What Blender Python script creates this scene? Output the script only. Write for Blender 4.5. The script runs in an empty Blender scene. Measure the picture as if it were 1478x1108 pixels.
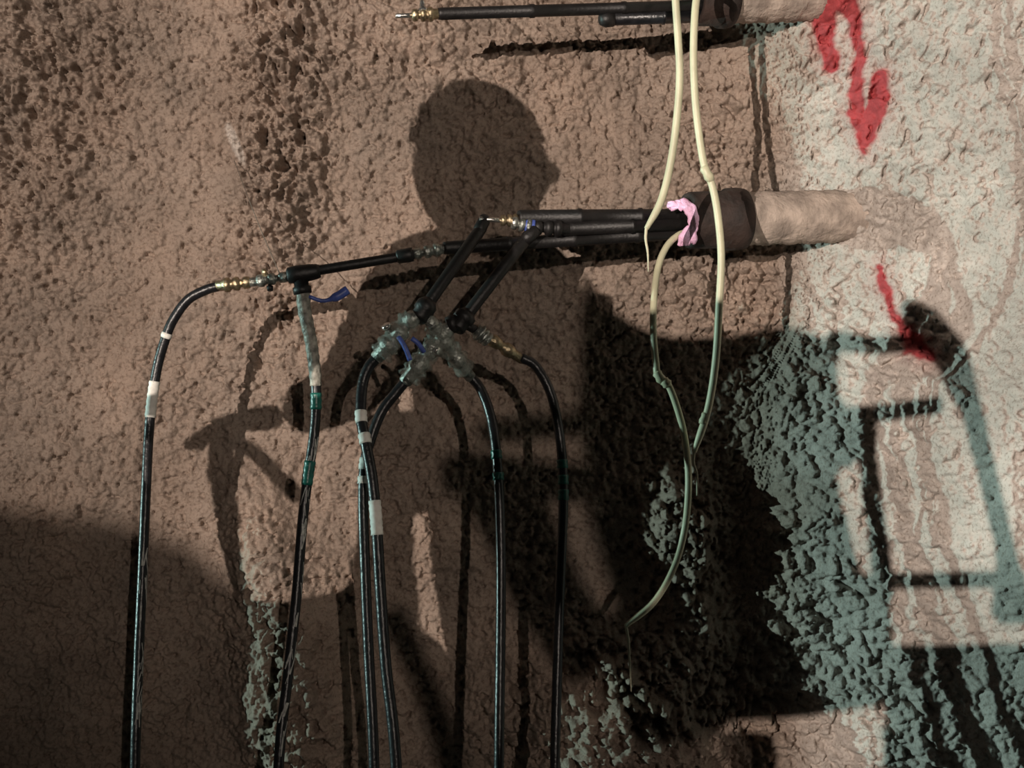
import bpy, bmesh, math, random
import numpy as np
from mathutils import Vector, Matrix
C = bpy.context.scene.collection
random.seed(7)
# ------------------------------------------------------------------ camera, world, lamps, exposure
CZ, CD, F = 1.2, 3.0, 2308.0
cam = bpy.data.objects.new('camera', bpy.data.cameras.new('camera'))
C.objects.link(cam); cam.location = (0, -CD, CZ); cam.rotation_euler = (math.pi/2, 0, 0)
cam.data.sensor_width = 36; cam.data.lens = F/1478*36; cam.data.clip_start = 0.02
bpy.context.scene.camera = cam
w = bpy.data.worlds.new('world'); bpy.context.scene.world = w; w.use_nodes = True
w.node_tree.nodes['Background'].inputs[0].default_value = (.97, 1.0, .98, 1)
w.node_tree.nodes['Background'].inputs[1].default_value = 0.0125
vs = bpy.context.scene.view_settings
vs.view_transform = 'Standard'; vs.look = 'None'; vs.gamma = 1; vs.use_curve_mapping = False; vs.exposure = 0.0
W1 = Vector((-3.9, -9.0, 2.15))       # main warm floodlight on its tripod
W2 = Vector((1.8, -9.0, 2.3))         # weaker warm floodlight further right
CL = Vector((-7.0, -0.46, 1.42))      # cool lamp far down the tunnel wall, grazing it
def spot(name, loc, target, col, watts, size, angle, blend=1.):
    l = bpy.data.lights.new(name, 'SPOT'); l.color = col; l.energy = watts
    l.shadow_soft_size = size; l.spot_size = math.radians(angle); l.spot_blend = blend
    o = bpy.data.objects.new(name, l); C.objects.link(o); o.location = loc
    o.rotation_euler = (Vector(target)-Vector(loc)).to_track_quat('-Z', 'Y').to_euler()
    return o
spot('warm_flood_light', W1, (.22, 0, 1.55), (1.0, .86, .75), 3850, .018, 21.5)
spot('second_warm_flood_light', W2, (.1, 0, 1.55), (1.0, .86, .74), 640, .02, 22)
spot('cool_work_light', CL, (.6, -.2, 1.15), (.66, 1.0, .95), 1250, .02, 30, .3)

# ------------------------------------------------------------------ helpers
def P(px, py, d):                     # a point d metres in front of the wall plane
    return Vector(((px-739)*(CD-d)/F, -d, CZ+(554-py)*(CD-d)/F))
def mat(name, col, rough=.6, metal=0., bump=0., bscale=200., var=0., vscale=30., spec=.5):
    m = bpy.data.materials.new(name); m.use_nodes = True; nt = m.node_tree; b = nt.nodes['Principled BSDF']
    b.inputs['Roughness'].default_value = rough; b.inputs['Metallic'].default_value = metal
    b.inputs['Specular IOR Level'].default_value = spec
    b.inputs['Base Color'].default_value = (*col, 1)
    tc = nt.nodes.new('ShaderNodeTexCoord')
    if var:
        n = nt.nodes.new('ShaderNodeTexNoise'); n.inputs['Scale'].default_value = vscale; n.inputs['Detail'].default_value = 5
        nt.links.new(tc.outputs['Object'], n.inputs['Vector'])
        r = nt.nodes.new('ShaderNodeValToRGB')
        r.color_ramp.elements[0].position = .35; r.color_ramp.elements[1].position = .65
        r.color_ramp.elements[0].color = (*[c*(1-var) for c in col], 1)
        r.color_ramp.elements[1].color = (*[min(1, c*(1+var)) for c in col], 1)
        nt.links.new(n.outputs['Fac'], r.inputs['Fac']); nt.links.new(r.outputs[0], b.inputs['Base Color'])
    if bump:
        n = nt.nodes.new('ShaderNodeTexNoise'); n.inputs['Scale'].default_value = bscale; n.inputs['Detail'].default_value = 4
        nt.links.new(tc.outputs['Object'], n.inputs['Vector'])
        bp = nt.nodes.new('ShaderNodeBump'); bp.inputs['Strength'].default_value = bump; bp.inputs['Distance'].default_value = .004
        nt.links.new(n.outputs['Fac'], bp.inputs['Height']); nt.links.new(bp.outputs[0], b.inputs['Normal'])
    return m
M = dict(
    rubber=mat('rubber', (.012, .012, .014), .34, 0, .25, 120, .3, 60),
    worn=mat('worn_rubber', (.045, .046, .048), .42, 0, .5, 160, .8, 45),
    rod=mat('black_steel', (.009, .008, .008), .5, .0, .2, 200, .4, 30),
    brass=mat('brass', (.42, .34, .22), .32, .9, .4, 260, .3, 120),
    steel=mat('steel', (.36, .38, .35), .34, .85, .6, 240, .5, 120),
    chrome=mat('chrome', (.8, .78, .74), .22, .95, .3, 200),
    white=mat('white_tape', (.78, .76, .70), .6, 0, .3, 90, .12, 60),
    green=mat('green_tape', (.012, .12, .095), .35, 0, .2, 90, .3, 60),
    blue=mat('blue_plastic', (.07, .11, .38), .4, 0, 0, 1, .25, 90),
    pink=mat('pink_rag', (1.0, .56, .80), .85, 0, .7, 170, .2, 60),
    cream=mat('cream_tube', (.60, .58, .40), .42, 0, .2, 60, .12, 14),
    fray=mat('frayed_string', (.62, .58, .42), .7),
    grout=mat('grouted_pipe', (.40, .33, .28), .95, 0, .9, 120, .28, 30),
    collar=mat('rusty_collar', (.030, .018, .014), .75, 0, .5, 120, .5, 24),
    wire=mat('grey_wire', (.12, .10, .08), .7),
    cloth=mat('work_cloth', (.16, .09, .03), .9, 0, .4, 60, .2, 12),
    trousers=mat('dark_trousers', (.03, .035, .05), .9, 0, .4, 60, .2, 12),
    skin=mat('skin', (.48, .28, .20), .55),
    paintm=mat('machine_paint', (.22, .15, .03), .5, 0, .2, 30, .3, 8),
    dark=mat('dark_metal', (.03, .03, .03), .5, .6),
)
m = bpy.data.materials.new('clear_film'); m.use_nodes = True; nt = m.node_tree
b = nt.nodes['Principled BSDF']; b.inputs['Roughness'].default_value = .09; b.inputs['Base Color'].default_value = (.34, .36, .32, 1)
tr = nt.nodes.new('ShaderNodeBsdfTransparent'); mx = nt.nodes.new('ShaderNodeMixShader'); mx.inputs[0].default_value = .35
n = nt.nodes.new('ShaderNodeTexNoise'); n.inputs['Scale'].default_value = 90; tc = nt.nodes.new('ShaderNodeTexCoord')
bp = nt.nodes.new('ShaderNodeBump'); bp.inputs['Strength'].default_value = .9; bp.inputs['Distance'].default_value = .006
nt.links.new(tc.outputs['Object'], n.inputs['Vector']); nt.links.new(n.outputs['Fac'], bp.inputs['Height']); nt.links.new(bp.outputs[0], b.inputs['Normal'])
nt.links.new(tr.outputs[0], mx.inputs[1]); nt.links.new(b.outputs[0], mx.inputs[2]); nt.links.new(mx.outputs[0], nt.nodes['Material Output'].inputs[0])
M['film'] = m

def tag(o, label=None, cat=None, group=None, kind=None):
    for k, v in (('label', label), ('category', cat), ('group', group), ('kind', kind)):
        if v: o[k] = v
    return o
def thing(name, label, cat, loc=(0, 0, 0), group=None):
    o = bpy.data.objects.new(name, None); o.empty_display_size = .05; C.objects.link(o); o.location = loc
    return tag(o, label, cat, group)
def link(name, verts, faces, material, parent=None, smooth=True, label=None):
    me = bpy.data.meshes.new(name); me.from_pydata([tuple(v) for v in verts], [], faces); me.update()
    if smooth: me.polygons.foreach_set('use_smooth', [True]*len(me.polygons))
    me.materials.append(material)
    o = bpy.data.objects.new(name, me); C.objects.link(o)
    if parent is not None:
        o.parent = parent; root = parent; off = Vector((0, 0, 0))
        while root is not None: off += root.location; root = root.parent
        me.transform(Matrix.Translation(-off))
    if label: o['label'] = label
    return o
def catmull(pts, step=.006):
    pts = [Vector(p) for p in pts]; e = [pts[0]*2-pts[1]]+pts+[pts[-1]*2-pts[-2]]; out = []
    for i in range(1, len(e)-2):
        p0, p1, p2, p3 = e[i-1:i+3]; n = max(2, int((p2-p1).length/step))
        for k in range(n):
            t = k/n
            out.append(.5*((2*p1)+(p2-p0)*t+(2*p0-5*p1+4*p2-p3)*t*t+(3*p1-p0-3*p2+p3)*t**3))
    out.append(pts[-1]); return out
def frames(path):
    tan = [(path[min(i+1, len(path)-1)]-path[max(i-1, 0)]).normalized() for i in range(len(path))]
    up = Vector((0, -1, 0.1)); n = (up-tan[0]*up.dot(tan[0])).normalized(); res = []
    for t in tan:
        n = (n-t*n.dot(t)).normalized(); res.append((t, n, t.cross(n)))
    return res
def sweep(path, radii, sides=12, jit=0):
    fr = frames(path); V = []; Fc = []
    for i, (p, (t, n, bb)) in enumerate(zip(path, fr)):
        r = radii[i] if hasattr(radii, '__len__') else radii
        for s in range(sides):
            a = 2*math.pi*s/sides; rr = r*(1+(random.uniform(-jit, jit) if jit else 0))
            V.append(p+(n*math.cos(a)+bb*math.sin(a))*rr)
    for i in range(len(path)-1):
        for s in range(sides):
            s2 = (s+1) % sides; Fc.append((i*sides+s, i*sides+s2, (i+1)*sides+s2, (i+1)*sides+s))
    Fc.append(tuple(range(sides))[::-1]); Fc.append(tuple(range((len(path)-1)*sides, len(path)*sides)))
    return V, Fc
def tube(name, path, r, material, parent=None, sides=12, jit=0, label=None, smooth=True):
    V, Fc = sweep(path, r, sides, jit); return link(name, V, Fc, material, parent, smooth, label)
def lathe(name, p0, p1, prof, material, parent=None, sides=16, label=None, smooth=True):
    """prof: (t, radius) pairs along p0-p1"""
    p0, p1 = Vector(p0), Vector(p1); path = [p0.lerp(p1, t) for t, r in prof]
    t = (p1-p0).normalized(); up = Vector((0, 0, 1)) if abs(t.z) < .9 else Vector((1, 0, 0)); n = (up-t*up.dot(t)).normalized(); bb = t.cross(n)
    V = []; Fc = []
    for p, (_, r) in zip(path, prof):
        for s in range(sides):
            a = 2*math.pi*(s+.5)/sides; V.append(p+(n*math.cos(a)+bb*math.sin(a))*r)
    for i in range(len(path)-1):
        for s in range(sides):
            s2 = (s+1) % sides; Fc.append((i*sides+s, i*sides+s2, (i+1)*sides+s2, (i+1)*sides+s))
    Fc.append(tuple(range(sides))[::-1]); Fc.append(tuple(range((len(path)-1)*sides, len(path)*sides)))
    return link(name, V, Fc, material, parent, smooth, label)
def pxpath(pts, step=.006): return catmull([P(*p) for p in pts], step)
def topx(v): d = -v.y; return 739+v.x*F/(CD-d), 554-(v.z-CZ)*F/(CD-d)
def sub(path, y0, y1): return [v for v in path if y0 <= topx(v)[1] <= y1]

# ------------------------------------------------------------------ wall relief (metres in front of the plane y=0)
def lerp_tab(x, tab): xs, ys = zip(*tab); return np.interp(x, xs, ys)
def px2x(px): return (px-739)*CD/F
def py2z(py): return CZ+(554-py)*CD/F
FOOT = [(-60, 1068), (0, 1072), (80, 1088), (240, 1118), (350, 1140), (480, 1118), (560, 1085), (660, 1078), (760, 1060), (890, 1058), (1040, 1030), (1200, 1030)]
def smooth(t): t = np.clip(t, 0, 1); return t*t*(3-2*t)
def macro(x, z):
    x = np.asarray(x, float); z = np.asarray(z, float)
    py = 554-(z-CZ)*F/CD
    px = 739+x*F/CD
    xf = px2x(lerp_tab(py, FOOT))
    s = lerp_tab(py, [(0, 1.05), (560, 1.2), (750, 1.08), (900, .88), (1108, .72), (1600, .6)])
    u = x-xf; k = .03
    ramp = s*np.where(u > .3, u, k*np.log1p(np.exp(np.minimum(u, .3)/k)))
    ex = lerp_tab(py, [(440, 0), (620, .62), (850, .40), (1108, .18)])
    ramp = ramp+ex*.02*np.log1p(np.exp(np.clip((u-.15)/.02, -20, 20)))
    knee = .50; ramp = np.where(ramp > knee, knee+(ramp-knee)*.25, ramp)
    h = ramp
    # bulge left of the frame
    h = h+.135*smooth((-1.02-x)/.22)*(.94+.06*np.sin(z*9))*np.where(x > -6, 1, 1)
    h = h-.15*smooth((-3.5-x)/1.0)
    def g(cx, cy, rx, ry, a, rot=0):
        X = px-cx; Y = py-cy; c, s_ = math.cos(rot), math.sin(rot)
        U = (X*c+Y*s_)/rx; V_ = (-X*s_+Y*c)/ry
        return a*np.exp(-(U*U+V_*V_)**1.3)
    h = h+g(985, 765, 50, 76, .082)+g(1000, 890, 60, 50, .046)
    h = h+g(895, 1050, 150, 140, .155, -.5)
    h = h+g(450, 1010, 95, 200, .128, -.2)+g(385, 790, 52, 110, .082, -.4)
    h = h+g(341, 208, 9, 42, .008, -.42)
    h = h-g(400, 180, 55, 170, .020)-g(20, 200, 60, 150, .02, .4)
    h = h+.010*np.sin(px*.011+1.3)*np.cos(py*.009)+.007*np.sin(px*.023+py*.017)
    return h
def wallpt(px, py):
    d = 0.
    for _ in range(60):
        q = P(px, py, d); dn = float(macro(q.x, q.z)); d += .5*(dn-d)
    return P(px, py, d)
def hashf(i, j, seed):
    n = (i.astype(np.int64)*374761393+j.astype(np.int64)*668265263+seed*1442695) & 0x7fffffff
    n = ((n ^ (n >> 13))*1274126177) & 0x7fffffff; n = (n ^ (n >> 16)) & 0xffffff
    return n/float(0xffffff)
def vnoise(x, y, seed):
    i = np.floor(x); j = np.floor(y); fx = x-i; fy = y-j; fx = fx*fx*(3-2*fx); fy = fy*fy*(3-2*fy)
    a = hashf(i, j, seed); b_ = hashf(i+1, j, seed); c = hashf(i, j+1, seed); d = hashf(i+1, j+1, seed)
    return (a*(1-fx)+b_*fx)*(1-fy)+(c*(1-fx)+d*fx)*fy
def fbm(x, y, seed, o=4):
    r = 0; a = .5; t = 0
    for k in range(o): r = r+a*vnoise(x*2**k, y*2**k, seed+k*17); t += a; a *= .5
    return r/t
def domes(x, y, seed):
    """rounded grains packed together: 0 in the joints, ~1 on top"""
    i0 = np.floor(x); j0 = np.floor(y); best = np.zeros_like(x)
    for di in (-1, 0, 1):
        for dj in (-1, 0, 1):
            i = i0+di; j = j0+dj
            cx = i+hashf(i, j, seed); cy = j+hashf(i, j, seed+5); r = .55+.55*hashf(i, j, seed+9)
            q = 1-((x-cx)**2+(y-cy)**2)/(r*r)
            best = np.maximum(best, (np.maximum(q, 0)**1.12)*r)
    return best
def axis(lo, hi, step, lo2, hi2):
    a = list(np.arange(lo, hi, step)); s = step; x = lo
    left = []
    while x > lo2: s = min(s*1.12, .12); x -= s; left.append(x)
    s = step; x = a[-1]; right = []
    while x < hi2: s = min(s*1.12, .12); x += s; right.append(x)
    return np.array(left[::-1]+a+right)
XS = axis(-.99, .93, .0021, -7.6, 3.2); ZS = axis(.47, 1.93, .0021, -.05, 4.2)
X, Z = np.meshgrid(XS, ZS)
px = 739+X*F/CD; py = 554-(Z-CZ)*F/CD
H = macro(X, Z)
def reg(cx, cy, rx, ry, rot=0):
    U = px-cx; V_ = py-cy; c, s_ = math.cos(rot), math.sin(rot)
    return np.exp(-(((U*c+V_*s_)/rx)**2+((-U*s_+V_*c)/ry)**2)**1.5)
fine = smooth((X+1.6)/.5)*smooth((1.5-X)/.4)*smooth((2.4-Z)/.4)*smooth((Z-.1)/.3)
rampm = smooth((X-px2x(lerp_tab(py, FOOT))+.01)/.08)
rough = .40+1.0*reg(405, 190, 60, 230)+.55*reg(40, 160, 140, 240)+.45*reg(1030, 420, 110, 70)+.30*reg(620, 60, 200, 90)\
    +.75*reg(900, 1040, 170, 130)+.65*reg(985, 770, 60, 90)+.5*reg(430, 1000, 80, 230, -.28)+.25*reg(1020, 240, 130, 130)
rough = rough+.34*rampm*smooth((py-400)/100)*smooth((1325-px)/80)+.10*rampm+.12*rampm*smooth((470-py)/120)
rough = np.clip(rough*(.75+.5*fbm(X*6, Z*6, 3)), .15, 1.5)
wx = X+.012*(fbm(X*30, Z*30, 91, 2)-.5); wz = Z+.012*(fbm(X*30+7, Z*30, 92, 2)-.5)
d1 = domes(wx*72, wz*72, 11); d2 = domes(wx*125+3, wz*125, 21); d3 = domes(wx*40+wz*10, wz*34+5, 31)
f1 = fbm(X*9, Z*9, 41); f2 = fbm(X*45, Z*45, 51); f3 = fbm(X*26+Z*8, Z*22-X*6, 55, 3)
rid = 1-np.abs(2*fbm(X*14+Z*5, Z*20-X*6, 61, 4)-1)       # thin winding crevices
crev = smooth((rid-.94)/.06)*smooth((fbm(X*5, Z*5, 8)-.45)/.15)*(1-rampm)
ax_ = X*95-Z*30*rampm; az_ = Z*95-Z*38*rampm+X*20*rampm
pit = smooth((fbm(ax_, az_, 77, 2)-(.66-.03*rampm))/(.09+.05*rampm))*(1-.6*rampm*smooth((py-380)/100))   # small dark pits, drawn out upwards on the right
pit2 = smooth((fbm(X*38-Z*14*rampm, Z*34+3, 88, 3)-.64)/.07)
clump = d1*(.5+.9*smooth((f2-.35)/.3))
det = .014*clump+.0075*d2+.020*d3*smooth((rough-.42)/.35)+.030*(f1-.5)+.012*(f3-.5)
H = H+fine*(rough*det*1.5-crev*.018*np.clip(rough, .3, .9)-.0125*pit*np.clip(.5+.7*rough, 0, 1.3)-.018*pit2*(1-rampm)*np.clip(rough-.3, 0, .8))
co = np.stack([X, -H, Z], -1).reshape(-1, 3)
ny, nx = X.shape
idx = np.arange(nx*ny).reshape(ny, nx)
quads = np.stack([idx[:-1, :-1], idx[:-1, 1:], idx[1:, 1:], idx[1:, :-1]], -1).reshape(-1, 4)
me = bpy.data.meshes.new('wall_back')
me.vertices.add(len(co)); me.vertices.foreach_set('co', co.astype(np.float32).ravel())
me.loops.add(quads.size); me.loops.foreach_set('vertex_index', quads.astype(np.int32).ravel())
me.polygons.add(len(quads)); me.polygons.foreach_set('loop_start', np.arange(0, quads.size, 4, dtype=np.int32))
me.polygons.foreach_set('use_smooth', np.ones(len(quads), bool))
me.update(calc_edges=True)
# red spray marks (flat paint on the wall), given as strokes seen at (px, py, half width)
def stroke_mask(strokes):
    q = (CD-np.clip(H, -1, 1)); ax = 739+X*F/q; ay = 554-(Z-CZ)*F/q     # true position on the relief
    ax = ax+14*(fbm(X*60, Z*60, 201, 3)-.5); ay = ay+14*(fbm(X*60, Z*60, 211, 3)-.5)
    r = np.zeros_like(ax)
    for st in strokes:
        for (x0, y0, w0), (x1, y1, w1) in zip(st[:-1], st[1:]):
            vx, vy = x1-x0, y1-y0; L = vx*vx+vy*vy
            t = np.clip(((ax-x0)*vx+(ay-y0)*vy)/L, 0, 1); dist = np.hypot(ax-x0-t*vx, ay-y0-t*vy); ww = w0+(w1-w0)*t
            r = np.maximum(r, np.clip((ww+5-dist)/8, 0, 1)+.22*np.clip((ww+26-dist)/26, 0, 1))
    return r
paint = stroke_mask([
    [(1192, -12, 13), (1190, 30, 13), (1191, 60, 10), (1200, 90, 11)],
    [(1198, 0, 13), (1222, 2, 13), (1232, 20, 11), (1238, 56, 8), (1242, 84, 7), (1236, 118, 8), (1234, 150, 9)],
    [(1234, 150, 8), (1246, 188, 11), (1248, 218, 4)],
    [(1272, 114, 12), (1268, 140, 13), (1260, 172, 12), (1248, 205, 9)],
    [(1270, 388, 4), (1275, 412, 5), (1289, 450, 4), (1300, 470, 5)],
    [(1300, 470, 5), (1318, 496, 12), (1342, 514, 8)],
])
at = me.attributes.new('paint', 'FLOAT', 'POINT'); at.data.foreach_set('value', paint.astype(np.float32).ravel())
# lamp brightness painted paler towards the right, ragged border; cool-lit streak painted upper left
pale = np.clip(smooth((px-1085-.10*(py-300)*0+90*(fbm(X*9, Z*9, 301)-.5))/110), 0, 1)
lit_streak = reg(341, 208, 9, 44, -.42)  # ridge lit by the cool lamp, put in as pale colour
pale = np.maximum(pale, .8*smooth((lit_streak-.4)/.4))
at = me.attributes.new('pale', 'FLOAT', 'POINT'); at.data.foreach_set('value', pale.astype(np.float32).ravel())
wall = bpy.data.objects.new('wall_back', me); C.objects.link(wall); wall['kind'] = 'structure'
m = bpy.data.materials.new('sprayed_concrete'); m.use_nodes = True; nt = m.node_tree; N = nt.nodes; L = nt.links
b = N['Principled BSDF']; b.inputs['Roughness'].default_value = .93; b.inputs['Specular IOR Level'].default_value = .25
tc = N.new('ShaderNodeTexCoord')
def noise(scale, detail=5, rough_=.6):
    n = N.new('ShaderNodeTexNoise'); n.inputs['Scale'].default_value = scale; n.inputs['Detail'].default_value = detail
    n.inputs['Roughness'].default_value = rough_; L.new(tc.outputs['Object'], n.inputs['Vector']); return n
def ramp2(fac, a, c0, b_, c1):
    r = N.new('ShaderNodeValToRGB'); e = r.color_ramp.elements
    e[0].position = a; e[0].color = (*c0, 1); e[1].position = b_; e[1].color = (*c1, 1); L.new(fac, r.inputs['Fac']); return r
def mix(fac, a, b_):
    x = N.new('ShaderNodeMix'); x.data_type = 'RGBA'
    if isinstance(fac, float): x.inputs[0].default_value = fac
    else: L.new(fac, x.inputs[0])
    L.new(a, x.inputs[6]); L.new(b_, x.inputs[7]); return x.outputs[2]
brown = ramp2(noise(5).outputs['Fac'], .35, (.285, .232, .195), .68, (.35, .272, .222))
lite = ramp2(noise(7).outputs['Fac'], .35, (.485, .445, .41), .68, (.605, .555, .515))  # paler tone holding the lamp brightness of the right slope
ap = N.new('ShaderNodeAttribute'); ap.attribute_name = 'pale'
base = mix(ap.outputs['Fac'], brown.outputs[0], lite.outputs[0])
speck = ramp2(noise(170, 3, .7).outputs['Fac'], .33, (.62, .58, .55), .5, (1, 1, 1))
mul = N.new('ShaderNodeMix'); mul.data_type = 'RGBA'; mul.blend_type = 'MULTIPLY'; mul.inputs[0].default_value = 1.
L.new(base, mul.inputs[6]); L.new(speck.outputs[0], mul.inputs[7])
stain = ramp2(noise(3.2, 6, .65).outputs['Fac'], .42, (.80, .78, .76), .62, (1.08, 1.06, 1.04))
mul2 = N.new('ShaderNodeMix'); mul2.data_type = 'RGBA'; mul2.blend_type = 'MULTIPLY'; mul2.inputs[0].default_value = 1.
L.new(mul.outputs[2], mul2.inputs[6]); L.new(stain.outputs[0], mul2.inputs[7])
red = ramp2(noise(60).outputs['Fac'], .3, (.27, .022, .030), .7, (.44, .045, .055))
pa = N.new('ShaderNodeAttribute'); pa.attribute_name = 'paint'
clampn = N.new('ShaderNodeClamp'); L.new(pa.outputs['Fac'], clampn.inputs[0]); clampn.inputs[2].default_value = .93
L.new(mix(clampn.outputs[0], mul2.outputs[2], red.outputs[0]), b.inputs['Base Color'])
bp = N.new('ShaderNodeBump'); bp.inputs['Strength'].default_value = .55; bp.inputs['Distance'].default_value = .003
L.new(noise(260, 3, .6).outputs['Fac'], bp.inputs['Height']); L.new(bp.outputs[0], b.inputs['Normal'])
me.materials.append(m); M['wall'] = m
# floor: rubble-strewn concrete, in front of the wall
fv = []; ff = []; nxf, nyf = 90, 90
for j in range(nyf+1):
    for i in range(nxf+1):
        x = -8+i*14/nxf; y = .3-j*12/nyf
        fv.append((x, y, .0 + .02*math.sin(x*3.1+y*2)*math.cos(y*4.3)+random.uniform(-.006, .006)-.02))
for j in range(nyf):
    for i in range(nxf):
        a = j*(nxf+1)+i; ff.append((a, a+1, a+nxf+2, a+nxf+1))
M['floor'] = mat('tunnel_floor', (.12, .10, .085), .9, 0, .7, 40, .3, 6)
fl = link('floor', fv, ff, M['floor']); fl['kind'] = 'structure'

# ------------------------------------------------------------------ casings, lances
def dax(p): return .10+(1215-p)*.00039 if p > 985 else .19+(985-p)*.00028
def casing(name, label, pxr, y0, y1, rr, cx0, cx1):
    """grouted pipe from the wall (pxr) to a dark collar (cx0..cx1 in px)"""
    t = thing(name, label, 'pipe', P(pxr, y1, dax(pxr)), 'grouted pipes in the wall')
    def ax(p): return P(p, y0+(y1-y0)*(p-cx0)/(pxr-cx0), dax(p))
    a, b_ = ax(pxr+55), ax(cx1-14); prof = []; n = 60
    path = [a.lerp(b_, k/n) for k in range(n+1)]
    V, Fc = sweep(path, [rr*(1+.02*math.sin(k*.7)+.10*max(0, 1-k/16)) for k in range(n+1)], 48, .028)
    link('pipe_body', V, Fc, M['grout'], t, label='pipe coated with pale brown grout')
    c0, c1 = ax(cx0), ax(cx1)
    lathe('collar', c1, c0, [(0, rr*.9), (.0, rr*1.13), (.12, rr*1.17), (.3, rr*1.16), (.34, rr*1.07), (.95, rr*1.05), (1, rr*1.0), (1.0, rr*.82), (.9, rr*.8), (.6, rr*.78), (.6, .001)], M['collar'], t, 40, 'dark rusty steel collar')
    return t, ax
low, axl = casing('casing_pipe', 'grout-coated pipe with dark collar and pink rag, in the middle of the picture', 1215, 318, 312, .0475, 992, 1072)
up, axu = casing('casing_pipe', 'grout-coated pipe cut off by the top edge of the picture', 1180, -6, -10, .050, 1002, 1052)
def coupling(p0, p1, r, material, parent, name='coupling', label=None):
    prof = [(0, r*.8), (.02, r*.95), (.22, r), (.24, r*1.25), (.30, r*1.35), (.38, r*1.35), (.41, r*1.05), (.47, r*.85), (.50, r*1.15), (.60, r*1.3), (.66, r*1.2), (.69, r*.75), (.76, r*.72), (.79, r*1.1), (.9, r*1.15), (.97, r*1.0), (1, r*.7)]
    return lathe(name, p0, p1, prof, material, parent, 12, label)
def bar(name, p0, p1, r, material, parent, label=None, rings=0):
    prof = [(0, r*.9), (.01, r)]
    for k in range(rings):
        t = (k+1)/(rings+1); prof += [(t-.012, r), (t-.008, r*1.14), (t+.008, r*1.14), (t+.012, r)]
    prof += [(.99, r), (1, r*.9)]
    return lathe(name, p0, p1, prof, material, parent, 16, label)
# upper lance
ul = thing('grout_lance', 'thin black lance with a metal tip running along the top edge', 'lance', P(1010, 10, .2), group='grout lances in the pipes')
bar('rod', P(632, 20, .285), P(1030, 8, .185), .0105, M['rod'], ul, rings=2)
coupling(P(634, 20, .285), P(594, 22, .292), .0095, M['brass'], ul, 'tip_fitting', 'brass and steel fitting at the free end')
bar('nozzle', P(596, 22, .292), P(571, 23, .297), .0042, M['chrome'], ul)
lathe('bleed_valve', P(611, 18, .29), P(609, 0, .29), [(0, .009), (.3, .009), (.35, .006), (.8, .0045), (1, .003)], M['chrome'], ul, 12)
ul2 = thing('grout_lance', 'short black glossy lance just below the thin one at the top edge', 'lance', P(1010, 28, .18), group='grout lances in the pipes')
bar('rod', P(884, 27, .215), P(1030, 22, .180), .012, M['rubber'], ul2, rings=1)
lathe('end_cap', P(884, 27, .215), P(866, 29, .222), [(0, .014), (.6, .014), (1, .009)], M['rod'], ul2, 12)
# lower lances
la = thing('grout_lance', 'upper black lance of the pink rag pipe, with a brass nozzle at its tip', 'lance', P(985, 310, .19), group='grout lances in the pipes')
bar('rod', P(748, 314, dax(748)), P(1010, 312, dax(1010)+.004), .0135, M['rod'], la, rings=2)
coupling(P(754, 318, dax(754)), P(722, 318, dax(722)), .0085, M['brass'], la, 'tip_fitting', 'brass fitting at the tip')
bar('nozzle', P(724, 318, .264), P(692, 316, .272), .0042, M['chrome'], la)
lathe('elbow_joint', P(702, 312, .262), P(688, 340, .272), [(0, .008), (.1, .0105), (.6, .0115), (1, .010)], M['rod'], la, 12)
bar('drop_arm', P(694, 330, .268), P(612, 446, .345), .0105, M['rod'], la, 'black pipe dropping towards the hoses')
lathe('tee_block', P(620, 434, .335), P(602, 462, .352), [(0, .012), (.15, .016), (.2, .018), (.5, .018), (.55, .015), (.9, .015), (1, .012)], M['rod'], la, 14)
lb = thing('grout_lance', 'black lance with a blue-banded end, between the other two', 'lance', P(985, 322, .19), group='grout lances in the pipes')
bar('rod', P(812, 330, dax(812)+.006), P(1010, 322, dax(1010)+.008), .0125, M['rod'], lb, rings=1)
coupling(P(822, 330, dax(812)+.006), P(770, 328, dax(770)+.006), .0115, M['rod'], lb, 'sleeve')
coupling(P(774, 328, dax(770)+.006), P(738, 321, dax(738)+.006), .0100, M['steel'], lb, 'end_fitting', 'steel fitting at the tip')
lathe('blue_band', P(772, 328, dax(770)+.0062), P(758, 326, dax(770)+.0062), [(0, .0125), (.1, .0135), (.9, .0135), (1, .0125)], M['blue'], lb, 16, 'blue band')
bar('nozzle', P(748, 322, .264), P(738, 322, .268), .008, M['chrome'], lb)
bar('drop_arm', P(764, 338, .262), P(668, 462, .315), .0105, M['rod'], lb, 'black pipe dropping towards the hoses')
lathe('elbow_joint', P(775, 330, .262), P(756, 348, .268), [(0, .008), (.1, .0115), (.7, .0115), (1, .010)], M['rod'], lb, 12)
lathe('tee_block', P(676, 450, .308), P(658, 476, .322), [(0, .012), (.15, .016), (.2, .019), (.5, .019), (.55, .015), (.9, .015), (1, .012)], M['rod'], lb, 14)
lathe('side_outlet', P(668, 462, .315), P(646, 470, .318), [(0, .014), (.5, .014), (.6, .017), (1, .015)], M['rod'], lb, 12)
lc = thing('grout_lance', 'long black lance reaching left below the others to a tee piece', 'lance', P(985, 335, .19), group='grout lances in the pipes')
bar('rod', P(640, 358, .268), P(1010, 334, dax(1010)+.0), .0115, M['rod'], lc, rings=3)
coupling(P(646, 358, .267), P(596, 367, .275), .0088, M['steel'], lc, 'joint_coupling', 'dull steel coupling midway')
bar('rod', P(598, 367, .275), P(430, 395, .292), .0085, M['rod'], lc, rings=0)
lathe('rod_socket', P(596, 367, .275), P(572, 371, .277), [(0, .012), (.2, .0125), (.9, .012), (1, .009)], M['rod'], lc, 12)
lathe('tee_piece', P(462, 391, .288), P(414, 398, .293), [(0, .011), (.1, .013), (.3, .0145), (.7, .0155), (.95, .014), (1, .01)], M['rod'], lc, 14)
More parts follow.
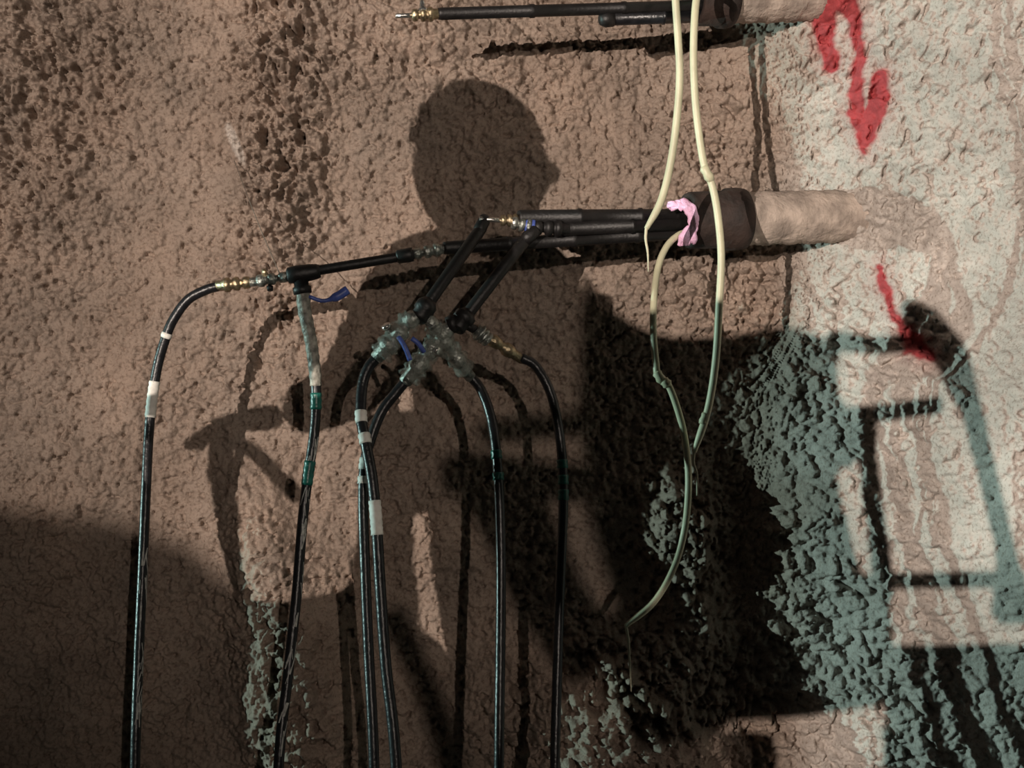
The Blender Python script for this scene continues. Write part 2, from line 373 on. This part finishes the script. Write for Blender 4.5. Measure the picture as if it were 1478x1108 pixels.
lathe('tee_branch', P(433, 396, .291), P(437, 424, .291), [(0, .013), (.6, .0125), (.65, .016), (1, .0155)], M['rod'], lc, 14)
tube('blue_lever', pxpath([(452, 430, .285), (470, 432, .281), (488, 426, .28), (500, 420, .28)]), [.004]*30+[.006]*60, M['blue'], lc, 8) if False else None
lv = pxpath([(446, 428, .292), (466, 434, .290), (486, 428, .288), (502, 418, .286)], .004)
tube('blue_lever', lv, [.0035+.0045*smooth((i/len(lv)-.45)/.2) for i in range(len(lv))], M['blue'], lc, 10, label='blue valve lever')

# pink rag: folded strands around the mouth of the lower pipe
rag = thing('pink_rag', 'bright pink rag stuffed in the mouth of the middle pipe', 'rag', P(994, 320, .2))
# main crumpled wad + strands
def ragstrand(pts, r, k):
    path = pxpath(pts, .003); n = len(path)
    return tube('rag_fold', path, [r*(.35+.65*math.sin(math.pi*min(1, max(0, .04+.92*i/n))))*(1+.15*math.sin(i*1.1+k)) for i in range(n)], M['pink'], rag, 10, .05)
for k in range(10):
    o = (k-4.5)*2.2
    ragstrand([(970+o*.9+random.uniform(-3, 3), 301-abs(o)*.5+random.uniform(-2, 2), .222), (986+o*.7, 290+abs(o)*.5, .232), (998+o*.35, 306+random.uniform(-3, 3), .238), (1001+o*.3, 326, .240), (996+o*.5, 338+random.uniform(-3, 5), .238)], .0065, k)
for k in range(8):
    o = (k-3.5)*3.0
    if k < 3: ragstrand([(990-k*3, 300+k*2, .236), (978-k*3, 299-k*3, .232), (968-k*2, 303-k*5, .228)], .004, k)
    ragstrand([(998+o*.3, 326, .238), (994+o*.7, 338, .240), (991+o, 352+random.uniform(-3, 5), .232)], .0062, k)

# ------------------------------------------------------------------ hoses
hose_count = [0]
def hose(label, pts, r, tapes, cp=None, material='rubber', tail=None, group=None, lift=0.):
    pts = [(a, b_, d+max(0, b_-560)/548*.11+lift*min(1, max(0, b_-540)/120)) for a, b_, d in pts]; lastx, lasty, lastd = pts[-1]
    W = [P(*p) for p in pts]; e = W[-1]; dv = (W[-1]-W[-2]).normalized()
    k = hose_count[0]; hose_count[0] += 1; yy = -.42-.07*(5-k)
    W += [Vector((e.x+dv.x*.15, e.y-.02, .22)), Vector((e.x-.02, (e.y+yy)/2, .035)), Vector((e.x-.22, yy, .02)), Vector((e.x-1.1, yy-.03, .018))]
    path = catmull(W, .004)
    t = thing('grout_hose', label, 'hose', W[0], group)
    tube('hose_body', path, r, M[material], t, 16); t['group'] = 'black hoses hanging down the wall'
    for (a, b_, c) in tapes:
        s = sub(path, a, b_)
        tube({'white': 'white_tape', 'green': 'green_tape'}[c], s, [r*1.10+.0006*math.sin(i*2.4) for i in range(len(s))], M[c], t, 16)
    if cp:
        for q in cp: coupling(P(*q[0]), P(*q[1]), q[2], M[q[3]], t, q[4] if len(q) > 4 else 'coupling')
    return t, path
hr = .0088
h1, p1 = hose('black hose furthest left, arching from a brass coupling, two white tape bands',
    [(316, 413, .285), (298, 418, .285), (272, 432, .283), (252, 458, .28), (240, 485, .278), (226, 535, .275), (216, 610, .272), (211, 700, .279), (206, 820, .277), (200, 950, .275), (195, 1108, .272)],
    .0085, [(478, 489, 'white'), (549, 603, 'white')], [((312, 413, .285), (362, 407, .288), .0095, 'brass'), ((358, 408, .288), (416, 399, .292), .0082, 'steel', 'quick_coupler')])
lathe('locking_knob', P(389, 408, .29), P(390, 419, .295), [(0, .003), (.4, .003), (.5, .0058), (1, .005)], M['rod'], h1, 10)
lathe('locking_pin', P(384, 398, .29), P(380, 388, .292), [(0, .005), (.6, .0045), (1, .003)], M['brass'], h1, 10)
# scratched pale dirt on this hose and on the next: scuffs as thin raised mud patches
def scuffs(path, y0, y1, n, r, parent, seed, material='steel', side=-1):
    rnd = random.Random(seed); s = sub(path, y0, y1); V = []; Fc = []
    fr = frames(s)
    for k in range(n):
        i = rnd.randrange(2, len(s)-10); L_ = rnd.randint(4, 8); a0 = rnd.uniform(-.2, 1.4)*side*-1; wd = rnd.uniform(.10, .35)
        base = len(V)
        tw = rnd.uniform(-.13, .13)
        for j in range(L_+1):
            t, nn, bb = fr[i+j]
            for q in (-1, 1):
                a = a0+tw*j+q*wd/2
                V.append(s[i+j]+(nn*math.cos(a)+bb*math.sin(a))*r*1.035)
        for j in range(L_): Fc.append((base+2*j, base+2*j+1, base+2*j+3, base+2*j+2))
    o = link('dried_splash', V, Fc, M['splash'], parent); o['kind'] = 'stuff'
M['splash'] = mat('dried_grout', (.42, .42, .39), .5, 0, .3, 200, .4, 100)
scuffs(p1, 780, 1108, 26, .0085, h1, 1, side=1)
h2, p2 = hose('black hose hanging from the tee piece, grey dirt streaks and green tape, second from left',
    [(437, 420, .291), (440, 450, .289), (450, 500, .285), (456, 560, .28), (454, 620, .275), (444, 690, .27), (436, 760, .268), (428, 860, .265), (415, 980, .262), (402, 1108, .26)],
    .0088, [(566, 592, 'green'), (664, 702, 'green')])
cv = sub(p2, 414, 560); tube('dirt_sheath', cv, [.0100+.0018*(1-i/len(cv))+.0005*math.sin(i*1.7) for i in range(len(cv))], mat('grey_dirt', (.28, .27, .23), .45, 0, .8, 120, .55, 70), h2, 14, .05, 'grey dirt-covered sleeve below the tee')
scuffs(p2, 600, 1108, 34, .0088, h2, 2, side=1)
h3, p3 = hose('black hose with one long and two short white tape bands, in front of its neighbour',
    [(546, 514, 0.342), (532, 530, 0.342), (523, 556, 0.340), (521, 600, 0.337), (528, 640, 0.334), (537, 690, 0.330), (543, 750, 0.327), (549, 850, 0.322), (557, 960, 0.317), (572, 1108, 0.312)],
    .0092, [(593, 613, 'white'), (624, 641, 'white'), (721, 773, 'white')],
    [((542, 518, .350), (601, 453, .352), .0125, 'steel')], lift=.035)
h4, p4 = hose('black hose running just behind the one with the long white tape band',
    [(586, 549, .322), (572, 566, .32), (552, 592, .316), (538, 625, .313), (527, 665, .31), (524, 720, .308), (527, 820, .306), (532, 940, .304), (540, 1108, .30)],
    .0088, [(660, 678, 'white'), (686, 701, 'white')],
    [((583, 553, .322), (650, 470, .318), .0125, 'steel')], lift=.005)
h5, p5 = hose('black hose with two green tape bands, second from right',
    [(676, 540, 0.272), (694, 562, 0.268), (708, 600, 0.264), (716, 650, 0.260), (721, 720, 0.257), (723, 820, 0.254), (722, 950, 0.250), (720, 1108, 0.248)],
    .0084, [(648, 664, 'green'), (679, 694, 'green')],
    [((680, 546, .272), (617, 458, .345), .0105, 'steel')], lift=.036)
h6, p6 = hose('black hose with three green tape bands, furthest right',
    [(752, 516, 0.266), (772, 527, 0.262), (792, 560, 0.258), (804, 605, 0.255), (811, 660, 0.253), (813, 730, 0.251), (809, 830, 0.250), (805, 950, 0.249), (801, 1108, 0.248)],
    .0084, [(662, 676, 'green'), (685, 700, 'green'), (706, 725, 'green')],
    [((756, 520, .262), (684, 474, .305), .0088, 'brass'), ((686, 475, .305), (706, 492, .296), .0115, 'steel', 'wrapped_nut')])
bar('connector', P(664, 464, .318), P(690, 478, .304), .0075, M['rod'], h6)
# clear film wrapped on the couplings
def film(parent, a, b_, r):
    path = [P(*a).lerp(P(*b_), k/24) for k in range(25)]
    V, Fc = sweep(path, [r*(1+.12*math.sin(k*1.3)) for k in range(25)], 14, .14)
    link('clear_film', V, Fc, M['film'], parent, True, 'crumpled clear plastic film')
film(h3, (548, 512, .35), (596, 458, .352), .0185)
film(h4, (588, 548, .322), (632, 492, .320), .019)
film(h5, (672, 534, .278), (624, 470, .335), .017)
# valve levers on the two-way blocks
for (t, pts, lab) in ((h3, [(575, 486, .365), (584, 500, .368), (592, 520, .366)], 'dark blue valve lever'),
                      (h4, [(612, 508, .34), (604, 496, .346), (594, 488, .348)], 'blue valve lever')):
    q = pxpath(pts, .004); tube('valve_lever', q, .0042, M['blue'], t, 8, 0, lab)
for k, (t, a, b_) in enumerate(((h3, (562, 478, .358), (556, 468, .364)), (h4, (622, 502, .325), (634, 508, .335)), (h5, (634, 498, .32), (622, 506, .33)))):
    lathe('locking_knob', P(*a), P(*b_), [(0, .005), (.5, .005), (.55, .0085), (.9, .0085), (1, .005)], M['chrome'], t, 10)

# ------------------------------------------------------------------ cream tubes with frayed ends
def cream(label, pts, r, string, kinks=()):
    path = pxpath(pts, .005); t = thing('cream_tube', label, 'tube', path[0], 'cream plastic tubes in front of the pipes')
    n = len(path); rad = [r*(1-.35*smooth((i-(n-8))/8)) for i in range(n)]
    tube('tube_body', path, rad, M['cream'], t, 12)
    if string:
        s = pxpath(string, .004); tube('frayed_string', s, [.0026*(1-.7*i/len(s))+.0003 for i in range(len(s))], M['fray'], t, 6, .1, 'thin frayed string at the end')
    for (a, b_, rr) in kinks:
        lathe('taped_joint', P(*a), P(*b_), [(0, r*.9), (.15, rr), (.4, rr*.85), (.7, rr*1.05), (1, r*.9)], M['cream'], t, 10, label='lumpy joint')
    return t
cream('cream tube hanging at left, ending in front of the black lances',
      [(1006, -14, .20), (998, -40, 0.370), (982, -42, 0.400), (975, -20, 0.405), (975, 0, 0.405), (979, 60, 0.403), (981, 110, 0.401), (977, 170, 0.400), (968, 235, 0.400), (954, 290, 0.402), (933, 330, 0.405)],
      .0062, [(933, 328, 0.405), (932, 345, 0.405), (935, 365, 0.404), (936, 392, 0.402)])
cream('longest cream tube, hanging from the top edge past the dark collar',
      [(1014, -10, .20), (1010, -30, 0.360), (1007, -14, 0.370), (1003, 20, 0.382), (1001, 80, 0.385), (1004, 150, 0.385), (1012, 215, 0.385), (1019, 247, 0.385), (1028, 268, 0.386), (1036, 310, 0.388), (1041, 370, 0.388), (1038, 440, 0.386), (1033, 520, 0.382), (1022, 590, 0.378), (1002, 652, 0.374)],
      .0062, [(1002, 650, 0.374), (1001, 668, 0.373), (1006, 685, 0.372), (1006, 715, 0.370)], [((1015, 240, 0.386), (1027, 262, 0.387), .0085), ((1019, 596, 0.378), (1013, 612, 0.377), .0068)])
cream('lower cream tube, leaving the pipe below the lances and curving left',
      [(992, 334, .205), (978, 340, .225), (962, 356, .25), (950, 385, .28), (944, 430, .335), (943, 480, .358), (947, 525, 0.361), (950, 543, 0.362), (963, 553, 0.363), (974, 578, 0.363), (986, 620, 0.362), (993, 670, 0.361), (993, 720, 0.360), (987, 770, 0.350), (972, 820, 0.357), (944, 868, 0.366), (903, 903, 0.372)],
      .0058, [(903, 901, 0.372), (907, 925, 0.374), (909, 960, 0.376), (911, 998, 0.378)], [((947, 536, 0.362), (957, 552, 0.364), .0085), ((957, 548, 0.364), (966, 557, 0.363), .0088)])
# thin wires on the wall
q = catmull([P(338, 232, .035), P(372, 320, .15), P(405, 398, .285)], .01); o = tube('thin_wire', q, .0008, M['wire'], None, 6); tag(o, 'thin wire running from the pale scrape down to the left coupling', 'wire')

# ------------------------------------------------------------------ things outside the frame whose shadows fall on the wall
def cast(px_, py_, p, lamp=W1):
    q = wallpt(px_, py_) if px_ > 1000 else P(px_, py_, 0.)
    dy = (-p-q.y)/(lamp.y-q.y); return q.lerp(lamp, dy)
def prism(name, poly, p, thick, parent, material, lamp=W1, bev=.008):
    A = [cast(x, y, p, lamp) for x, y in poly]; c = sum(A, Vector())/len(A); n = (lamp-c).normalized()
    bm = bmesh.new(); va = [bm.verts.new(a) for a in A]; vb = [bm.verts.new(a+n*thick) for a in A]; k = len(A)
    bm.faces.new(va); bm.faces.new(vb[::-1])
    for i in range(k): bm.faces.new((va[i], vb[i], vb[(i+1) % k], va[(i+1) % k]))
    bmesh.ops.recalc_face_normals(bm, faces=bm.faces)
    if bev: bmesh.ops.bevel(bm, geom=[e for e in bm.edges], offset=bev, segments=2, affect='EDGES', clamp_overlap=True)
    me = bpy.data.meshes.new(name); bm.to_mesh(me); bm.free(); me.materials.append(material)
    o = bpy.data.objects.new(name, me); C.objects.link(o); o.parent = parent; me.transform(Matrix.Translation(-parent.location)); return o
def rail(name, pts, p, r, parent, material=None, lamp=W1):
    path = catmull([cast(x, y, p, lamp) for x, y in pts], .03)
    return tube(name, path, r, material or M['paintm'], parent, 12)
# machine basket with panel (right-hand shadows)
mp = 2.95; base = cast(1150, 900, mp); base.z = 0
mach = thing('lift_basket', 'ochre steel work basket with rails, standing left of the camera', 'machine', base)
prism('side_panel', [(848, 392), (870, 430), (905, 466), (960, 490), (1050, 490), (1130, 474), (1165, 482), (1212, 500), (1214, 590), (1266, 606), (1240, 676), (1208, 676), (1220, 740), (1246, 836), (1286, 838), (1290, 1010), (1160, 1030), (1050, 1036), (1046, 1400), (650, 1400), (652, 920), (655, 640), (700, 560), (846, 560), (850, 470)], mp, .10, mach, M['paintm'])
prism('toe_board', [(1280, 932), (1500, 928), (1500, 1250), (1288, 1250)], mp, .05, mach, M['paintm'])
rail('rail', [(1205, 492), (1260, 500), (1360, 494)], mp, .012, mach)
rail('rail', [(1205, 602), (1270, 598), (1360, 586)], mp, .011, mach)
rail('rail', [(1240, 840), (1330, 838), (1478, 836)], mp, .0095, mach)
rail('post', [(1254, 600), (1257, 680), (1268, 760), (1280, 860)], mp, .0135, mach)
prism('hinged_arm', [(1300, 430), (1345, 440), (1398, 500), (1424, 600), (1442, 690), (1478, 830), (1500, 900), (1430, 900), (1440, 800), (1415, 700), (1392, 600), (1353, 528), (1308, 480)], mp, .03, mach, M['paintm'])
for xx in (880, 1092, 1400):
    a = cast(xx, 1060, mp); bar('support_leg', a, Vector((a.x, a.y, 0)), .03, M['paintm'], mach)
# added stand, shaped for the shadow at lower left of centre
pp = 1.75; base = cast(380, 1000, pp); base.z = 0
stand = thing('shadow_stand', 'slanted control pedestal with a box on top, left of the frame', 'machine', base)
prism('stand_box', [(298, 604), (362, 590), (402, 588), (398, 612), (350, 612), (336, 640), (352, 690), (330, 700), (296, 688)], pp, .07, stand, M['dark'], bev=.004)
prism('stand_column', [(300, 684), (345, 690), (375, 740), (398, 840), (415, 900), (372, 890), (345, 820), (318, 740)], pp, .05, stand, M['dark'], bev=.004)
rail('stand_bar', [(338, 636), (380, 660), (420, 700), (440, 720)], pp, .011, stand, M['dark'])
prism('shade_panel', [(335, 862), (470, 872), (516, 850), (530, 600), (660, 590), (662, 736), (604, 742), (606, 908), (632, 925), (660, 975), (690, 960), (850, 960), (850, 1500), (335, 1500)], pp, .05, stand, M['dark'], bev=.004)  # added to keep the main lamp off the lower wall
a = cast(560, 1480, pp); bar('foot', a, Vector((a.x, a.y, 0)), .03, M['dark'], stand)
# rounded machine bonnet, far forward, soft shadow at lower left
bp_ = 5.0; base = cast(150, 1100, bp_); base.z = 0
bon = thing('machine_bonnet', 'rounded dark machine bonnet behind and left of the camera', 'machine', base)
prism('bonnet', [(-500, 860), (-300, 800), (-60, 778), (100, 788), (200, 812), (275, 845), (335, 905), (375, 980), (400, 1100), (410, 1500), (-500, 1500)], bp_, .9, bon, M['paintm'], bev=.02)
for xx in (-350, 250):
    a = cast(xx, 1500, bp_); bar('wheel_leg', a, Vector((a.x, a.y-.3, 0)), .06, M['dark'], bon)
# added unseen blocker: keeps the second lamp off the right side
qp = 4.2; base = cast(1150, 900, qp, W2); base.z = 0
blocker = thing('lamp_blocker', 'heavy drill boom with feed beam behind and right of the camera', 'machine', base)
prism('blocker_body', [(850, 430), (905, 470), (960, 490), (1130, 478), (1240, 430), (1500, 400), (1900, 420), (1900, 1500), (1130, 1400), (1060, 1036), (880, 1060), (845, 900), (900, 880), (860, 740), (848, 560)], qp, .3, blocker, M['paintm'], W2)
rail('blocker_bar', [(690, 625), (760, 618), (870, 606)], qp, .013, blocker, M['dark'], W2)
rail('blocker_bar', [(640, 690), (700, 680), (760, 692), (870, 700)], qp, .020, blocker, M['dark'], W2)
rail('blocker_bar', [(700, 690), (750, 760), (790, 860), (850, 960)], qp, .036, blocker, M['dark'], W2)
rail('blocker_bar', [(560, 880), (610, 980), (650, 1108), (680, 1300)], qp, .014, blocker, M['dark'], W2)
a = cast(1300, 1100, qp, W2); bar('blocker_leg', a, Vector((a.x, a.y-.2, 0)), .09, M['dark'], blocker)

# worker (casts the head-and-shoulders shadow)
wpd = 1.55
def skinmesh(name, nodes, edges, root, material, parent, sub_=2):
    me = bpy.data.meshes.new(name); me.from_pydata([tuple(n[0]-parent.location) for n in nodes], edges, [])
    o = bpy.data.objects.new(name, me); C.objects.link(o); o.parent = parent
    md = o.modifiers.new('skin', 'SKIN'); 
    for i, n in enumerate(nodes):
        me.skin_vertices[0].data[i].radius = n[1] if isinstance(n[1], tuple) else (n[1], n[1]); me.skin_vertices[0].data[i].use_root = (i == root)
    md.use_smooth_shade = True
    sm = o.modifiers.new('sub', 'SUBSURF'); sm.levels = sub_; sm.render_levels = sub_; me.materials.append(material); return o
hc = cast(690, 232, wpd); foot = Vector((hc.x, hc.y, 0))
wk = thing('worker', 'worker in ochre jacket and knit cap facing the wall, left of the frame', 'person', foot)
fw = Vector((1, -.35, 0)).normalized(); lt = Vector((0, 0, 1)).cross(fw)      # facing, and across
def cs(x, y, off=0): return cast(x, y, wpd)+lt*off
pel = cast(755, 938, wpd); 
nodes = [(pel, (.17, .14)), (cs(742, 740), (.12, .12)), (cs(712, 520), (.15, .13)), (cs(694, 408), (.13, .10)), (cs(690, 325), .072),
         (cs(590, 418, .10), .072), (cs(520, 575, .14), .058), (cs(420, 610, .10), .040),
         (cs(790, 425, -.10), .072), (cs(812, 590, -.16), .058), (cs(740, 660, -.10), .040),
         (pel+lt*.10+Vector((0, 0, -.08)), .095), (pel+lt*.12+fw*.03+Vector((0, 0, -.45)), .065), (foot+lt*.13+Vector((0, 0, .09)), .045),
         (pel-lt*.10+Vector((0, 0, -.08)), .095), (pel-lt*.12+fw*.03+Vector((0, 0, -.45)), .065), (foot-lt*.13+Vector((0, 0, .09)), .045),
         (foot+lt*.14+fw*.15+Vector((0, 0, .05)), .04), (foot-lt*.14+fw*.15+Vector((0, 0, .05)), .04)]
edges = [(0, 1), (1, 2), (2, 3), (3, 4), (3, 5), (5, 6), (6, 7), (3, 8), (8, 9), (9, 10), (0, 11), (11, 12), (12, 13), (0, 14), (14, 15), (15, 16), (13, 17), (16, 18)]
skinmesh('body', nodes, edges, 0, M['cloth'], wk)
# head: shaped sphere with brow, nose, chin
bm = bmesh.new(); bmesh.ops.create_uvsphere(bm, u_segments=40, v_segments=28, radius=1)
for v in bm.verts:
    x, y, z = v.co
    r = Vector((x*.098, y*.078, z*.122))
    if z < -.1: r.x += .012*max(0, x)*-z; r.y *= 1+.25*z*.6; r.x *= 1+.10*z
    r.x += .022*max(0, x)**4*math.exp(-((z+.05)/.16)**2-(y/.22)**2)         # nose
    r.x -= .008*max(0, x)*math.exp(-((z-.12)/.10)**2-((abs(y)-.35)/.15)**2)  # eye sockets
    r.x += .006*max(0, x)**3*math.exp(-((z+.42)/.07)**2-(y/.3)**2)          # lips
    r.y += math.copysign(.014, y)*math.exp(-((x+.05)/.14)**2-((z+.02)/.22)**2)*(abs(y) > .8)
    v.co = fw*r.x+lt*r.y+Vector((0, 0, r.z))
me = bpy.data.meshes.new('head'); bm.to_mesh(me); bm.free(); me.materials.append(M['skin'])
me.polygons.foreach_set('use_smooth', [True]*len(me.polygons))
hd = bpy.data.objects.new('head', me); C.objects.link(hd); hd.parent = wk; hd.location = cs(692, 244)-foot
for s in (-1, 1):
    bm = bmesh.new(); bmesh.ops.create_uvsphere(bm, u_segments=14, v_segments=10, radius=.011)
    me = bpy.data.meshes.new('eye'); bm.to_mesh(me); bm.free(); me.materials.append(M['white'])
    e = bpy.data.objects.new('eye', me); C.objects.link(e); e.parent = hd; e.location = fw*.083+lt*.03*s+Vector((0, 0, .014))
# knit cap
bm = bmesh.new(); bmesh.ops.create_uvsphere(bm, u_segments=32, v_segments=20, radius=1)
bmesh.ops.delete(bm, geom=[v for v in bm.verts if v.co.z < .22], context='VERTS')
for v in bm.verts:
    x, y, z = v.co; v.co = fw*(x*.108-.004)+lt*(y*.090)+Vector((0, 0, z*.136))
me = bpy.data.meshes.new('knit_cap'); bm.to_mesh(me); bm.free(); me.materials.append(M['trousers'])
cp_ = bpy.data.objects.new('knit_cap', me); C.objects.link(cp_); cp_.parent = wk; cp_.location = cs(692, 244)-foot
so = cp_.modifiers.new('solid', 'SOLIDIFY'); so.thickness = .006
# hands
for (wx_, dr, off) in (((420, 610), -1, .10), ((740, 660), -1, -.10)):
    q = cs(*wx_, off); d = (fw*dr*-1+Vector((0, .0, -.1))).normalized() if False else (fw*dr+Vector((0, 0, -.15))).normalized()
    s = Vector((0, 0, 1)).cross(d).normalized()
    nodes = [(q, .028), (q+d*.05, (.036, .018)), (q+d*.09, (.036, .015))]; edges = [(0, 1), (1, 2)]
    for k, ln in enumerate((.062, .072, .068, .052)):
        o_ = s*(k-1.5)*.020; b0 = len(nodes)
        nodes += [(q+d*.098+o_, .009), (q+d*(.098+ln*.5)+o_-Vector((0, 0, .012)), .008), (q+d*(.098+ln*.85)+o_-Vector((0, 0, .035)), .007)]
        edges += [(2, b0), (b0, b0+1), (b0+1, b0+2)]
    b0 = len(nodes); nodes += [(q+d*.04-s*.036, .011), (q+d*.075-s*.052-Vector((0, 0, .012)), .009)]; edges += [(1, b0), (b0, b0+1)]
    skinmesh('hand', nodes, edges, 0, M['skin'], wk, 1)

# lamp bodies on tripods
def lampstand(label, at_, target):
    t = thing('flood_lamp', label, 'lamp', (at_.x, at_.y-0, 0), 'floodlights outside the picture'); d = (Vector(target)-at_).normalized()
    back = at_-d*.05
    lathe('housing', back-d*.10, back+d*.035, [(0, .05), (.05, .09), (.7, .12), (1, .13), (1, .12), (.75, .10), (.75, .001)], M['dark'], t, 24)
    bar('pole', Vector((back.x-d.x*.06, back.y-d.y*.06, back.z-.08)), Vector((back.x-d.x*.06, back.y-d.y*.06, .45)), .014, M['dark'], t)
    for k in range(3):
        a = k*2*math.pi/3; c = Vector((back.x-d.x*.06, back.y-d.y*.06, .5)); bar('leg', c, Vector((c.x+.4*math.cos(a), c.y+.4*math.sin(a), 0)), .011, M['dark'], t)
lampstand('floodlight on a tripod behind the camera to the left', W1, (0, 0, 1.2))
lampstand('floodlight on a tripod behind the camera to the right', W2, (0, 0, 1.2))
lampstand('floodlight close to the wall far to the left', CL, (.6, -.2, 1.15))
